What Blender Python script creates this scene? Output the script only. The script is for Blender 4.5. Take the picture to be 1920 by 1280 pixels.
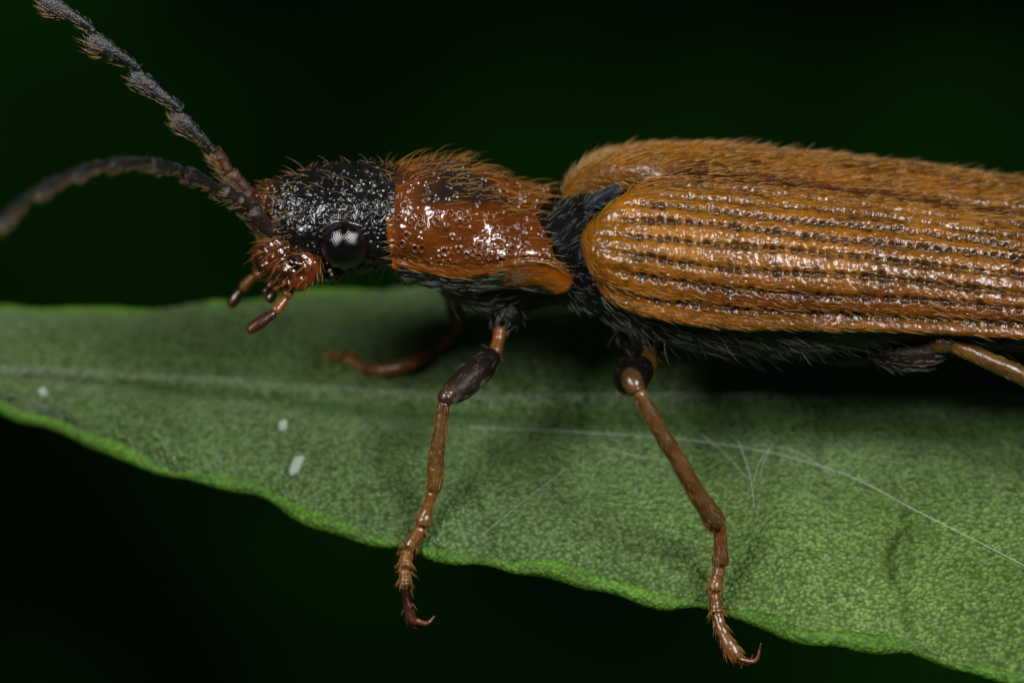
import bpy, math, random
import numpy as np
from mathutils import Vector, Matrix

# ------------------------------------------------------------------ reset
for o in list(bpy.data.objects): bpy.data.objects.remove(o)
scn = bpy.context.scene
COL = scn.collection
rng = np.random.default_rng(7)
R = math.radians
# one unit = one millimetre (the insect is about twelve millimetres long)
scn.unit_settings.system = 'METRIC'
scn.unit_settings.scale_length = 0.001

# ------------------------------------------------------------------ camera
D = 70.0                       # working distance of the macro lens
ELEV = R(37)
SE, CE = math.sin(ELEV), math.cos(ELEV)
RIGHT = np.array([1., 0, 0]); UP = np.array([0, SE, CE]); FWD = np.array([0, CE, -SE])
CAM = -D * FWD
cam = bpy.data.cameras.new('camera'); cam_o = bpy.data.objects.new('camera', cam); COL.objects.link(cam_o)
cam_o.location = CAM
cam_o.rotation_euler = (math.pi / 2 - ELEV, 0, 0)
cam.sensor_width = 36; cam.lens = D * 36 / 9.6
cam.clip_start = 1; cam.clip_end = 600
cam.dof.use_dof = True
cam.dof.focus_distance = D - 1.45
cam.dof.aperture_fstop = cam.lens * 1e-3 / (2 * 1.05)
scn.camera = cam_o

# ------------------------------------------------------------------ world and flash
w = bpy.data.worlds.new('World'); scn.world = w; w.use_nodes = True
bg = w.node_tree.nodes['Background']
bg.inputs[0].default_value = (0.25, 0.45, 0.22, 1); bg.inputs[1].default_value = 0.05

def flash(name, az, el, dist, size, power):
    l = bpy.data.lights.new(name, 'AREA'); l.shape = 'DISK'; l.size = size; l.energy = power
    l.color = (1.0, 0.985, 0.965)
    o = bpy.data.objects.new(name, l); COL.objects.link(o)
    p = Vector((math.sin(R(az)) * math.cos(R(el)) * dist, -math.cos(R(az)) * math.cos(R(el)) * dist, math.sin(R(el)) * dist))
    o.location = p + Vector((0.4, -.4, .4))
    o.rotation_euler = (-p).to_track_quat('-Z', 'Y').to_euler()
    return o
flash('flash_head', -52, 51, 46, 16, 18500)
flash('flash_head', 54, 53, 46, 16, 20500)

vs = scn.view_settings
vs.view_transform = 'Standard'; vs.look = 'None'; vs.gamma = 1; vs.exposure = 0
vs.use_curve_mapping = False

# ------------------------------------------------------------------ pixel rays
def ray(px, py):
    v = np.asarray(((np.asarray(px, float) - 960) / 200)), np.asarray((640 - np.asarray(py, float)) / 200)
    d = v[0][..., None] * RIGHT + v[1][..., None] * UP + D * FWD
    return d / D                     # CAM + d*(D+depth)
def W(px, py, d):                    # point at a given depth from the plane of the beetle's axis
    return CAM + ray(px, py) * (D + np.asarray(d, float))[..., None]
def on_z(px, py, z):
    r = ray(px, py); k = (np.asarray(z, float) - CAM[2]) / r[..., 2]
    return CAM + r * k[..., None]
def on_y(px, py, y):
    r = ray(px, py); k = (np.asarray(y, float) - CAM[1]) / r[..., 1]
    return CAM + r * k[..., None]

def cub(x, xs, ys):                  # smooth interpolation through a table
    x = np.asarray(x, float); xs = np.asarray(xs, float); ys = np.asarray(ys, float)
    h = np.diff(xs); s = np.diff(ys) / h
    m = np.empty_like(ys); m[0] = s[0]; m[-1] = s[-1]
    m[1:-1] = (s[:-1] * h[1:] + s[1:] * h[:-1]) / (h[1:] + h[:-1])
    i = np.clip(np.searchsorted(xs, x) - 1, 0, len(h) - 1)
    t = np.clip((x - xs[i]) / h[i], 0, 1)
    return ((2*t**3 - 3*t**2 + 1) * ys[i] + (t**3 - 2*t**2 + t) * h[i] * m[i]
            + (-2*t**3 + 3*t**2) * ys[i+1] + (t**3 - t**2) * h[i] * m[i+1])

# ------------------------------------------------------------------ noise
def hsh(i, j, k, seed):
    n = (i.astype(np.int64) * 374761393 + j.astype(np.int64) * 668265263 + k.astype(np.int64) * 2147483647 + seed * 974634777) & 0xffffffff
    n = ((n ^ (n >> 13)) * 1274126177) & 0xffffffff
    n = ((n ^ (n >> 16)) * 2246822519) & 0xffffffff
    return ((n ^ (n >> 15)) & 0xffffff) / float(0xffffff)
def vnoise(P, scale, seed=0):
    Q = P * scale; I = np.floor(Q).astype(np.int64); f = Q - I; f = f*f*(3-2*f)
    out = 0
    for a in (0, 1):
        for b in (0, 1):
            for c in (0, 1):
                wgt = (f[..., 0] if a else 1-f[..., 0]) * (f[..., 1] if b else 1-f[..., 1]) * (f[..., 2] if c else 1-f[..., 2])
                out = out + wgt * hsh(I[..., 0]+a, I[..., 1]+b, I[..., 2]+c, seed)
    return out * 2 - 1
def fbm(P, scale, seed=0, o=3):
    return sum(vnoise(P, scale * 2**k, seed + k) * .5**k for k in range(o))
def worley(P, scale, seed=0):
    Q = P * scale; I = np.floor(Q).astype(np.int64)
    best = np.full(P.shape[:-1], 9.); bid = np.zeros(P.shape[:-1])
    for a in (-1, 0, 1):
        for b in (-1, 0, 1):
            for c in (-1, 0, 1):
                i, j, k = I[..., 0]+a, I[..., 1]+b, I[..., 2]+c
                dd = ((i + hsh(i, j, k, seed) - Q[..., 0])**2 + (j + hsh(i, j, k, seed+1) - Q[..., 1])**2 + (k + hsh(i, j, k, seed+2) - Q[..., 2])**2)
                m = dd < best
                best = np.where(m, dd, best); bid = np.where(m, hsh(i, j, k, seed+3), bid)
    return np.sqrt(best), bid
def sst(a, b, x):
    t = np.clip((x - a) / (b - a), 0, 1); return t*t*(3-2*t)
def nrm(v):
    return v / np.maximum(np.linalg.norm(v, axis=-1, keepdims=True), 1e-9)

# ------------------------------------------------------------------ mesh building
def link(name, me, mat, parent=None):
    o = bpy.data.objects.new(name, me); COL.objects.link(o)
    if mat: me.materials.append(mat)
    if parent is not None: o.parent = parent
    return o
def mesh_np(name, V, quads=None, tris=None, mat=None, parent=None, col=None, smooth=True):
    me = bpy.data.meshes.new(name)
    V = np.asarray(V, np.float32).reshape(-1, 3)
    loops = []; starts = []; n = 0
    if quads is not None and len(quads):
        q = np.asarray(quads, np.int32); loops.append(q.ravel()); starts.append(np.arange(len(q)) * 4); n = len(q) * 4
    if tris is not None and len(tris):
        t = np.asarray(tris, np.int32); loops.append(t.ravel()); starts.append(n + np.arange(len(t)) * 3)
    loops = np.concatenate(loops).astype(np.int32); starts = np.concatenate(starts).astype(np.int32)
    me.vertices.add(len(V)); me.vertices.foreach_set('co', V.ravel())
    me.loops.add(len(loops)); me.loops.foreach_set('vertex_index', loops)
    me.polygons.add(len(starts)); me.polygons.foreach_set('loop_start', starts)
    me.update(calc_edges=True)
    me.polygons.foreach_set('use_smooth', np.full(len(starts), smooth))
    if col is not None:
        a = me.attributes.new('Col', 'FLOAT_COLOR', 'POINT')
        c = np.ones((len(V), 4), np.float32); c[:, :3] = np.asarray(col, np.float32).reshape(-1, 3)
        a.data.foreach_set('color', c.ravel())
    me.validate()
    return link(name, me, mat, parent)
def gridq(nu, nv, wrap_v=False, flip=False):
    i = np.arange(nu - 1)[:, None]; j = np.arange(nv if wrap_v else nv - 1)[None, :]
    j2 = (j + 1) % nv
    q = np.stack([i*nv + j, (i+1)*nv + j, (i+1)*nv + j2, i*nv + j2], -1).reshape(-1, 4)
    return q[:, ::-1] if flip else q
def gnormal(P, wrap_v=False):
    du = np.gradient(P, axis=0)
    if wrap_v: dv = np.roll(P, -1, 1) - np.roll(P, 1, 1)
    else: dv = np.gradient(P, axis=1)
    return nrm(np.cross(du, dv))

def sweep(ctrl, n=40, sides=18, end=(True, True), res=None):
    """ctrl rows: x y z rw rn ; rw radius across, rn radius second axis. returns grid P (rings, sides), centres, tangents"""
    C = np.asarray(ctrl, float)
    s = np.concatenate([[0], np.cumsum(np.linalg.norm(np.diff(C[:, :3], axis=0), axis=1))])
    t = np.linspace(0, s[-1], n)
    A = np.stack([cub(t, s, C[:, k]) for k in range(C.shape[1])], -1)
    A[:, 3:] = np.maximum(A[:, 3:], 1e-4)
    if end[0] or end[1]:
        e = np.ones(n)
        r0 = min(A[0, 3] * .9, s[-1] * .3); r1 = min(A[-1, 3] * .9, s[-1] * .3)
        # denser rings at the rounded ends
        tt = [t]
        if end[0]: tt.append(r0 * (1 - np.cos(np.linspace(0, math.pi/2, 7))))
        if end[1]: tt.append(s[-1] - r1 * (1 - np.cos(np.linspace(0, math.pi/2, 7))))
        t = np.unique(np.round(np.concatenate(tt), 6)); n = len(t)
        A = np.stack([cub(t, s, C[:, k]) for k in range(C.shape[1])], -1)
        A[:, 3:] = np.maximum(A[:, 3:], 1e-4)
        e = np.ones(n)
        if end[0]: q = np.clip(1 - t / max(r0, 1e-6), 0, 1); e *= np.sqrt(np.maximum(1 - q*q, 1e-4))
        if end[1]: q = np.clip(1 - (s[-1] - t) / max(r1, 1e-6), 0, 1); e *= np.sqrt(np.maximum(1 - q*q, 1e-4))
        A[:, 3:] *= e[:, None]
    T = nrm(np.gradient(A[:, :3], t, axis=0))
    X = np.cross(T, FWD); X = nrm(X); Y = np.cross(T, X)        # X in the picture plane, Y along the view: only fixes the roll of the section
    a = np.linspace(0, 2*math.pi, sides, endpoint=False)
    ry = A[:, 4] if A.shape[1] > 4 else A[:, 3]
    P = A[:, None, :3] + X[:, None] * (np.cos(a)[None, :, None] * A[:, 3][:, None, None]) + Y[:, None] * (np.sin(a)[None, :, None] * ry[:, None, None])
    return P, A, T
def close_tube(name, P, mat, parent, col=None):
    nu, nv = P.shape[:2]
    V = np.concatenate([P.reshape(-1, 3), P[0].mean(0)[None], P[-1].mean(0)[None]])
    q = gridq(nu, nv, True)
    j = np.arange(nv); j2 = (j+1) % nv
    t = np.concatenate([np.stack([j*0 + nu*nv, j, j2], -1), np.stack([j*0 + nu*nv+1, (nu-1)*nv + j2, (nu-1)*nv + j], -1)])
    if col is not None:
        c = np.broadcast_to(np.asarray(col), P.shape).reshape(-1, 3); col = np.concatenate([c, c[:1], c[-1:]])
    return mesh_np(name, V, q, t, mat, parent, col)

def hairs(name, root, d0, bend, L, r, mat, parent):
    n = len(root)
    if n == 0: return None
    s = np.array([0, .34, .67, 1.0])
    L = np.broadcast_to(np.asarray(L, float), (n,))
    r = np.broadcast_to(np.asarray(r, float), (n,))
    p = root[:, None] + L[:, None, None] * (s[None, :, None] * d0[:, None] + (s**2)[None, :, None] * bend[:, None])
    u = nrm(np.cross(d0, rng.normal(size=(n, 3)))); v = nrm(np.cross(d0, u))
    a = np.arange(3) * 2 * math.pi / 3
    off = u[:, None] * np.cos(a)[None, :, None] + v[:, None] * np.sin(a)[None, :, None]
    tap = np.array([1, .85, .55])
    ring = p[:, :3, None] + off[:, None] * (r[:, None] * tap[None])[:, :, None, None]
    V = np.concatenate([ring.reshape(n, 9, 3), p[:, 3:4]], 1)
    q = []
    for k in (0, 3):
        for j in range(3): q.append([k+j, k+(j+1) % 3, k+3+(j+1) % 3, k+3+j])
    tr = [[6+j, 6+(j+1) % 3, 9] for j in range(3)]
    base = (np.arange(n) * 10)[:, None, None]
    o = mesh_np(name, V, (np.array(q)[None] + base).reshape(-1, 4), (np.array(tr)[None] + base).reshape(-1, 3), mat, parent)
    o['kind'] = 'stuff'
    return o
def sample(P, N, n, mask=None, wrap=False):
    """n random surface points of a grid, weighted by area and mask"""
    Pn = P if not wrap else np.concatenate([P, P[:, :1]], 1)
    Nn = N if not wrap else np.concatenate([N, N[:, :1]], 1)
    du = Pn[1:, :-1] - Pn[:-1, :-1]; dv = Pn[:-1, 1:] - Pn[:-1, :-1]
    A = np.linalg.norm(np.cross(du, dv), axis=-1)
    if mask is not None:
        m = mask if not wrap else np.concatenate([mask, mask[:, :1]], 1)
        A = A * m[:-1, :-1]
    w_ = A.ravel() / A.sum()
    k = rng.choice(len(w_), n, p=w_); i, j = np.unravel_index(k, A.shape)
    a = rng.random((n, 1)); b = rng.random((n, 1))
    return Pn[i, j] + du[i, j]*a + dv[i, j]*b, Nn[i, j]
def fur(name, P, N, n, flow, lift, L, r, mat, parent, mask=None, wrap=False, jit=.25, curl=.25, sink=.004):
    root, nn = sample(P, N, n, mask, wrap)
    flow = np.broadcast_to(np.asarray(flow, float), root.shape)
    fl = nrm(flow - nn * (flow * nn).sum(-1, keepdims=True))
    lf = lift * (1 + .4 * rng.normal(size=(n, 1)))
    d = nrm(fl + nn * lf + rng.normal(size=(n, 3)) * jit)
    d = nrm(d + nn * np.maximum(0, .12 - (d*nn).sum(-1, keepdims=True)))
    b = fl * curl - nn * (curl * .9 * np.minimum(lf, 1))
    LL = L * np.clip(1 + .35 * rng.normal(size=n), .4, 2)
    return hairs(name, root - nn*sink, d, b, LL, r, mat, parent)

# ------------------------------------------------------------------ materials
def mat_new(name):
    m = bpy.data.materials.new(name); m.use_nodes = True
    nt = m.node_tree; b = nt.nodes['Principled BSDF']
    return m, nt, b
def chitin(name, rough=.28, coat=.0, bump=.15, bscale=60, sss=0., vary=.25, vscale=3., fixed=None, spec=.5):
    m, nt, b = mat_new(name); L = nt.links
    tc = nt.nodes.new('ShaderNodeTexCoord')
    if fixed is None:
        at = nt.nodes.new('ShaderNodeAttribute'); at.attribute_name = 'Col'; csrc = at.outputs['Color']
    else:
        rgb = nt.nodes.new('ShaderNodeRGB'); rgb.outputs[0].default_value = (*fixed, 1); csrc = rgb.outputs[0]
    nz = nt.nodes.new('ShaderNodeTexNoise'); nz.inputs['Scale'].default_value = vscale; nz.inputs['Detail'].default_value = 6
    L.new(tc.outputs['Object'], nz.inputs['Vector'])
    mr = nt.nodes.new('ShaderNodeMapRange'); mr.inputs['From Min'].default_value = .3; mr.inputs['From Max'].default_value = .7
    mr.inputs['To Min'].default_value = 1 - vary; mr.inputs['To Max'].default_value = 1 + vary
    L.new(nz.outputs['Fac'], mr.inputs['Value'])
    mx = nt.nodes.new('ShaderNodeVectorMath'); mx.operation = 'SCALE'
    L.new(csrc, mx.inputs[0]); L.new(mr.outputs[0], mx.inputs['Scale'])
    L.new(mx.outputs[0], b.inputs['Base Color'])
    b.inputs['Roughness'].default_value = rough
    b.inputs['Specular IOR Level'].default_value = spec
    b.inputs['Coat Weight'].default_value = coat; b.inputs['Coat Roughness'].default_value = .12
    if sss:
        b.inputs['Subsurface Weight'].default_value = sss; b.inputs['Subsurface Scale'].default_value = .12
        b.inputs['Subsurface Radius'].default_value = (1, .45, .12)
    n2 = nt.nodes.new('ShaderNodeTexNoise'); n2.inputs['Scale'].default_value = bscale; n2.inputs['Detail'].default_value = 4
    L.new(tc.outputs['Object'], n2.inputs['Vector'])
    bp = nt.nodes.new('ShaderNodeBump'); bp.inputs['Strength'].default_value = bump; bp.inputs['Distance'].default_value = .02
    L.new(n2.outputs['Fac'], bp.inputs['Height']); L.new(bp.outputs[0], b.inputs['Normal'])
    r2 = nt.nodes.new('ShaderNodeMapRange'); r2.inputs['To Min'].default_value = rough * .7; r2.inputs['To Max'].default_value = rough * 1.5
    L.new(n2.outputs['Fac'], r2.inputs['Value']); L.new(r2.outputs[0], b.inputs['Roughness'])
    return m
def hair_mat(name, c, rough=.35):
    m, nt, b = mat_new(name)
    b.inputs['Base Color'].default_value = (*c, 1); b.inputs['Roughness'].default_value = rough
    b.inputs['Specular IOR Level'].default_value = .7
    b.inputs['Transmission Weight'].default_value = .15
    return m
M_el = chitin('amber_wing_case', rough=.24, bump=.20, bscale=40, sss=.08, vary=.28, vscale=2.2, spec=.65)
M_pr = chitin('orange_thorax_shield', rough=.15, bump=.08, bscale=30, sss=.1, vary=.15, vscale=4, spec=.6)
M_hd = chitin('black_head_shell', rough=.20, bump=.15, bscale=55, vary=.3, vscale=6, spec=.6)
M_bd = chitin('black_underside', rough=.34, bump=.3, bscale=40, vary=.3, vscale=6, spec=.14)
M_leg = chitin('brown_leg_shell', rough=.24, bump=.14, bscale=40, sss=.1, vary=.25, vscale=6, spec=.55)
M_ant = chitin('dark_antenna_shell', rough=.33, bump=.6, bscale=42, vary=.3, vscale=10, spec=.5)
M_eye = chitin('black_eye_lens', rough=.10, bump=0, vary=.1, fixed=(.003, .0025, .003), spec=1.0)
M_gold = hair_mat('golden_hair', (.36, .165, .026))
M_tan = hair_mat('pale_hair', (.34, .22, .085))
M_grey = hair_mat('grey_hair', (.17, .17, .14))
M_pale = hair_mat('pale_gold_hair', (.44, .21, .040))
M_dark = hair_mat('dark_hair', (.22, .14, .07))

# ------------------------------------------------------------------ background
def backdrop():
    m, nt, b = mat_new('distant_dark_foliage'); L = nt.links
    tc = nt.nodes.new('ShaderNodeTexCoord')
    mp = nt.nodes.new('ShaderNodeMapping'); mp.inputs['Location'].default_value = (3.1, 1.7, 0.4)
    L.new(tc.outputs['Object'], mp.inputs['Vector'])
    nz = nt.nodes.new('ShaderNodeTexNoise'); nz.inputs['Scale'].default_value = .11; nz.inputs['Detail'].default_value = 2
    L.new(mp.outputs[0], nz.inputs['Vector'])
    cr = nt.nodes.new('ShaderNodeValToRGB'); e = cr.color_ramp.elements
    e[0].position = .42; e[0].color = (.0006, .0022, .0004, 1)
    e[1].position = .66; e[1].color = (.003, .019, .0015, 1)
    L.new(nz.outputs['Fac'], cr.inputs[0]); L.new(cr.outputs[0], b.inputs['Base Color'])
    b.inputs['Roughness'].default_value = 1; b.inputs['Specular IOR Level'].default_value = 0
    n = 41
    u, v = np.meshgrid(np.linspace(-34, 34, n), np.linspace(-26, 26, n), indexing='ij')
    P = 26 * FWD + u[..., None] * RIGHT + v[..., None] * UP
    P = P + FWD * (fbm(np.stack([u, v, u*0], -1), .08, 3)[..., None] * 3 - (u[..., None]**2 + v[..., None]**2) * .004)
    o = mesh_np('backdrop', P, gridq(n, n), None, m)
    o['kind'] = 'structure'
backdrop()

# ------------------------------------------------------------------ leaf
EDGE_N = np.array([(-620, 640), (-400, 668), (-200, 700), (0, 747), (130, 800), (250, 850), (350, 882), (450, 905), (560, 950), (700, 1003), (820, 1034), (960, 1050), (1080, 1078), (1200, 1108), (1350, 1138), (1500, 1180), (1620, 1200), (1740, 1222), (1920, 1272), (2150, 1330), (2500, 1400), (3000, 1450)], float)
RIB = np.array([(-620, 640), (-400, 660), (0, 690), (200, 701), (400, 713), (600, 730), (800, 742), (1000, 747), (1250, 746), (1500, 748), (1920, 748), (2500, 752), (3000, 760)], float)
EDGE_F = np.array([(-620, 640), (-400, 612), (-200, 590), (0, 577), (100, 584), (250, 582), (400, 570), (600, 550), (800, 538), (1000, 520), (1300, 470), (1700, 430), (2500, 420), (3000, 430)], float)
def leaf_py(px, t):                 # t: -1 near margin, 0 rib, 1 far margin
    n = cub(px, *EDGE_N.T); r = cub(px, *RIB.T); f = cub(px, *EDGE_F.T)
    n = n + 4 * np.sin(px * .021 + 1) + 3 * np.sin(px * .047)
    f = f + 3 * np.sin(px * .03)
    return np.where(t < 0, r + (n - r) * -t, r + (f - r) * t)
def leaf_z(px, t):
    a = np.abs(t)
    near = -.70 - .38 * sst(0, 2000, px) * a - .10 * a**3 + .10 * np.sin(a * math.pi)
    far = -.70 + .06 * np.sin(a * math.pi) - .12 * a**3 - .25 * sst(900, 1500, px) * a
    z = np.where(t < 0, near, far)
    # rib: a rounded ridge with a groove on the near side
    wpx = (t) * 1.0
    z = z + .045 * np.exp(-(t / .05)**2) - .05 * np.exp(-((t + .14) / .07)**2)
    z = z + .025 * np.sin(px * .011 + t * 3) * a + .02 * np.sin(px * .027 + 2 + t * 5) * a
    return z
def leaf_pt(px, t, lift=0.):
    px = np.asarray(px, float); t = np.asarray(t, float)
    p = on_z(px, leaf_py(px, t), leaf_z(px, t))
    p[..., 2] += lift
    return p
def leaf_at(px, py, lift=0.):
    n = leaf_py(px, -1.); r = leaf_py(px, 0.); f = leaf_py(px, 1.)
    t = -(py - r) / (n - r) if py > r else (py - r) / (f - r)
    return leaf_pt(px, t, lift)

def leaf_material(name, rim=False):
    m, nt, b = mat_new(name); L = nt.links
    tc = nt.nodes.new('ShaderNodeTexCoord')
    at = nt.nodes.new('ShaderNodeAttribute'); at.attribute_name = 'Col'
    vo = nt.nodes.new('ShaderNodeTexVoronoi'); vo.inputs['Scale'].default_value = 23
    L.new(tc.outputs['Object'], vo.inputs['Vector'])
    nz = nt.nodes.new('ShaderNodeTexNoise'); nz.inputs['Scale'].default_value = 14; nz.inputs['Detail'].default_value = 7; nz.inputs['Roughness'].default_value = .65
    L.new(tc.outputs['Object'], nz.inputs['Vector'])
    n3 = nt.nodes.new('ShaderNodeTexNoise'); n3.inputs['Scale'].default_value = 60; n3.inputs['Detail'].default_value = 3
    L.new(tc.outputs['Object'], n3.inputs['Vector'])
    mr = nt.nodes.new('ShaderNodeMapRange'); mr.inputs['From Min'].default_value = .3; mr.inputs['From Max'].default_value = .7
    mr.inputs['To Min'].default_value = .62; mr.inputs['To Max'].default_value = 1.4
    L.new(nz.outputs['Fac'], mr.inputs['Value'])
    m2 = nt.nodes.new('ShaderNodeMapRange'); m2.inputs['From Min'].default_value = 0; m2.inputs['From Max'].default_value = .7
    m2.inputs['To Min'].default_value = 1.25; m2.inputs['To Max'].default_value = .6
    L.new(vo.outputs['Distance'], m2.inputs['Value'])
    mu = nt.nodes.new('ShaderNodeMath'); mu.operation = 'MULTIPLY'
    L.new(mr.outputs[0], mu.inputs[0]); L.new(m2.outputs[0], mu.inputs[1])
    mx = nt.nodes.new('ShaderNodeVectorMath'); mx.operation = 'SCALE'
    L.new(at.outputs['Color'], mx.inputs[0]); L.new(mu.outputs[0], mx.inputs['Scale'])
    L.new(mx.outputs[0], b.inputs['Base Color'])
    b.inputs['Roughness'].default_value = .13
    b.inputs['Specular IOR Level'].default_value = 1.0
    b.inputs['Subsurface Weight'].default_value = .15; b.inputs['Subsurface Scale'].default_value = .15
    b.inputs['Subsurface Radius'].default_value = (.5, 1, .2)
    sq = nt.nodes.new('ShaderNodeMath'); sq.operation = 'POWER'; sq.inputs[1].default_value = 2.0
    L.new(vo.outputs['Distance'], sq.inputs[0])
    if rim: b.inputs['Roughness'].default_value = .5; b.inputs['Specular IOR Level'].default_value = .25
    ad = nt.nodes.new('ShaderNodeMath'); ad.operation = 'MULTIPLY_ADD'
    L.new(sq.outputs[0], ad.inputs[0]); ad.inputs[1].default_value = -1.4; L.new(n3.outputs['Fac'], ad.inputs[2])
    bp = nt.nodes.new('ShaderNodeBump'); bp.inputs['Strength'].default_value = 1.0 if not rim else .35; bp.inputs['Distance'].default_value = .075
    L.new(ad.outputs[0], bp.inputs['Height']); L.new(bp.outputs[0], b.inputs['Normal'])
    return m
M_leaf = leaf_material('green_leaf_blade'); M_rim = leaf_material('green_leaf_margin', True)

def build_leaf():
    root = bpy.data.objects.new('leaf', None); COL.objects.link(root)
    root['label'] = 'long tapering green leaf under the beetle, with silk and specks on it'; root['category'] = 'leaf'
    nu, nv = 700, 181
    px = np.linspace(-600, 2950, nu)[:, None]; tt = np.linspace(-1, 1, nv)
    tt = np.sign(tt) * np.abs(tt)**1.15; tt = tt[None, :]
    px, t = np.broadcast_arrays(px, tt)
    P = leaf_pt(px, t); N = gnormal(P); N *= np.sign(N[..., 2:3])
    hgt = .012 * fbm(P, 3.5, 11) + .008 * vnoise(P, 9, 5)
    # colour: grey green, brighter and yellower toward the broad end, side veins darker
    c = np.array([.125, .225, .066])[None, None] * np.ones(P.shape)
    warm = sst(900, 1700, px)[..., None] * sst(.15, .6, -t)[..., None]
    c = c * (1 - warm) + np.array([.185, .330, .070]) * warm
    gray = (.5 + .5 * fbm(P, 1.1, 21))[..., None]
    c = c * (.85 + .3 * gray) + np.array([.030, .030, .026]) * gray
    vein = np.zeros(px.shape)
    for k in range(34):
        x0 = -300 + k * 88 + rng.normal() * 22; sl = rng.normal() * 40 + 50
        a = np.abs(px - (x0 + sl * np.abs(t) + 14 * np.sin(np.abs(t) * 9 + k)))
        ln = sst(.05 + .5 * rng.random(), .35 + .5*rng.random(), np.abs(t))
        vein = np.maximum(vein, np.exp(-(a / 9)**2) * (1 - ln) * (.25 + .5 * rng.random()))
    a = np.abs(px - (1668 + 18 * ((t + .66) / .12)**2)); vein = np.maximum(vein, np.exp(-(a / 12)**2) * np.exp(-((t + .67) / .14)**4) * 1.3)
    c = c * (1 - .55 * vein[..., None]) + np.array([.02, .06, .0]) * vein[..., None] * .5
    hgt = hgt - .015 * vein
    ribm = np.exp(-(t / .045)**2)[..., None]
    c = c * (1 - ribm * .4) + np.array([.20, .29, .14]) * ribm * .4
    grv = np.exp(-((t + .13) / .06)**2)[..., None] * .7
    c = c * (1 - grv) + np.array([.045, .115, .02]) * grv
    P = P + N * hgt[..., None]
    Pb = P - np.array([0, 0, .10])
    V = np.concatenate([P.reshape(-1, 3), Pb.reshape(-1, 3)]); cc = np.concatenate([c.reshape(-1, 3), c.reshape(-1, 3) * .9])
    q = np.concatenate([gridq(nu, nv), gridq(nu, nv, flip=True) + nu * nv])
    i = np.arange(nu - 1)
    s1 = np.stack([i*nv, i*nv + nu*nv, (i+1)*nv + nu*nv, (i+1)*nv], -1)
    s2 = np.stack([i*nv + nv-1, (i+1)*nv + nv-1, (i+1)*nv + nv-1 + nu*nv, i*nv + nv-1 + nu*nv], -1)
    mesh_np('blade', V, np.concatenate([q, s1, s2]), None, M_leaf, root, cc)
    # rolled margins
    for sgn in (-1, 1):
        pp = np.linspace(-590, 2940, 260)
        E = leaf_pt(pp, np.full(len(pp), float(sgn) * .995))
        E[:, 2] -= .05
        r = .060 + .014 * np.sin(pp * .013) + .010 * np.sin(pp * .031 + 1)
        ctrl = np.column_stack([E, r * 1.15, r])
        G, A, T = sweep(ctrl, n=700, sides=16)
        cN = .03 * fbm(G, 3.5, 4)[..., None]
        G = G + (G - A[:, None, :3]) * cN * 4
        col = np.array([.070, .165, .014]) * (1 + .3 * fbm(G, 3, 9)[..., None])
        close_tube('margin', G, M_rim, root, col)
    # midrib as a raised cord
    pp = np.linspace(-560, 2900, 200)
    E = leaf_pt(pp, np.full(len(pp), .01)); E[:, 2] -= .02
    wv = .05 + .02 * sst(0, 2000, pp)
    G, A, T = sweep(np.column_stack([E, wv, wv]), n=500, sides=14)
    G = G + (G - A[:, None, :3]) * fbm(G, 5, 14)[..., None] * .15
    close_tube('midrib', G, M_leaf, root, np.array([.21, .29, .15]) * np.ones(G.shape))
    return root
build_leaf()

# ------------------------------------------------------------------ beetle
beetle = bpy.data.objects.new('click_beetle', None); COL.objects.link(beetle)
beetle['label'] = 'amber and black hairy beetle standing on the green leaf'; beetle['category'] = 'beetle'
KX = .98
def X_of(px): return (np.asarray(px, float) - 960) / 200 * KX
def PX_of(x): return np.asarray(x, float) / KX * 200 + 960
deg = 180 / math.pi

# ---- elytra stations (near margin, suture, far outline in the picture) -> half width, height, base level
ST = np.array([(1015, 500, 376, 350), (1060, 522, 352, 322), (1110, 548, 337, 296), (1200, 586, 320, 273), (1300, 606, 322, 268), (1500, 616, 342, 283), (1700, 620, 366, 303), (1920, 632, 396, 330), (2150, 644, 428, 362)], float)
vn, vsu, vt = [(640 - ST[:, k]) / 200 * KX for k in (1, 2, 3)]
p_, q_ = vsu - vn, vt - vn
A_ = -(q_ - p_) + np.sqrt((q_ - p_)**2 + q_**2 - p_**2)
st_a = A_ / SE; st_h = (p_ - A_) / CE; st_z = (vn + A_) / CE
xs_ = X_of(ST[:, 0])
# beyond the frame the wing cases narrow to a rounded end
xs_ = np.append(xs_, [7.2, 8.2, 8.8, 9.0]); st_a = np.append(st_a, [1.0, .68, .30, .06]); st_h = np.append(st_h, [.52, .38, .2, .05]); st_z = np.append(st_z, [.80, .72, .68, .66])
STRIAE = np.array([10, 22, 33.5, 45, 55, 64, 72, 79, 85.5])

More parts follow.
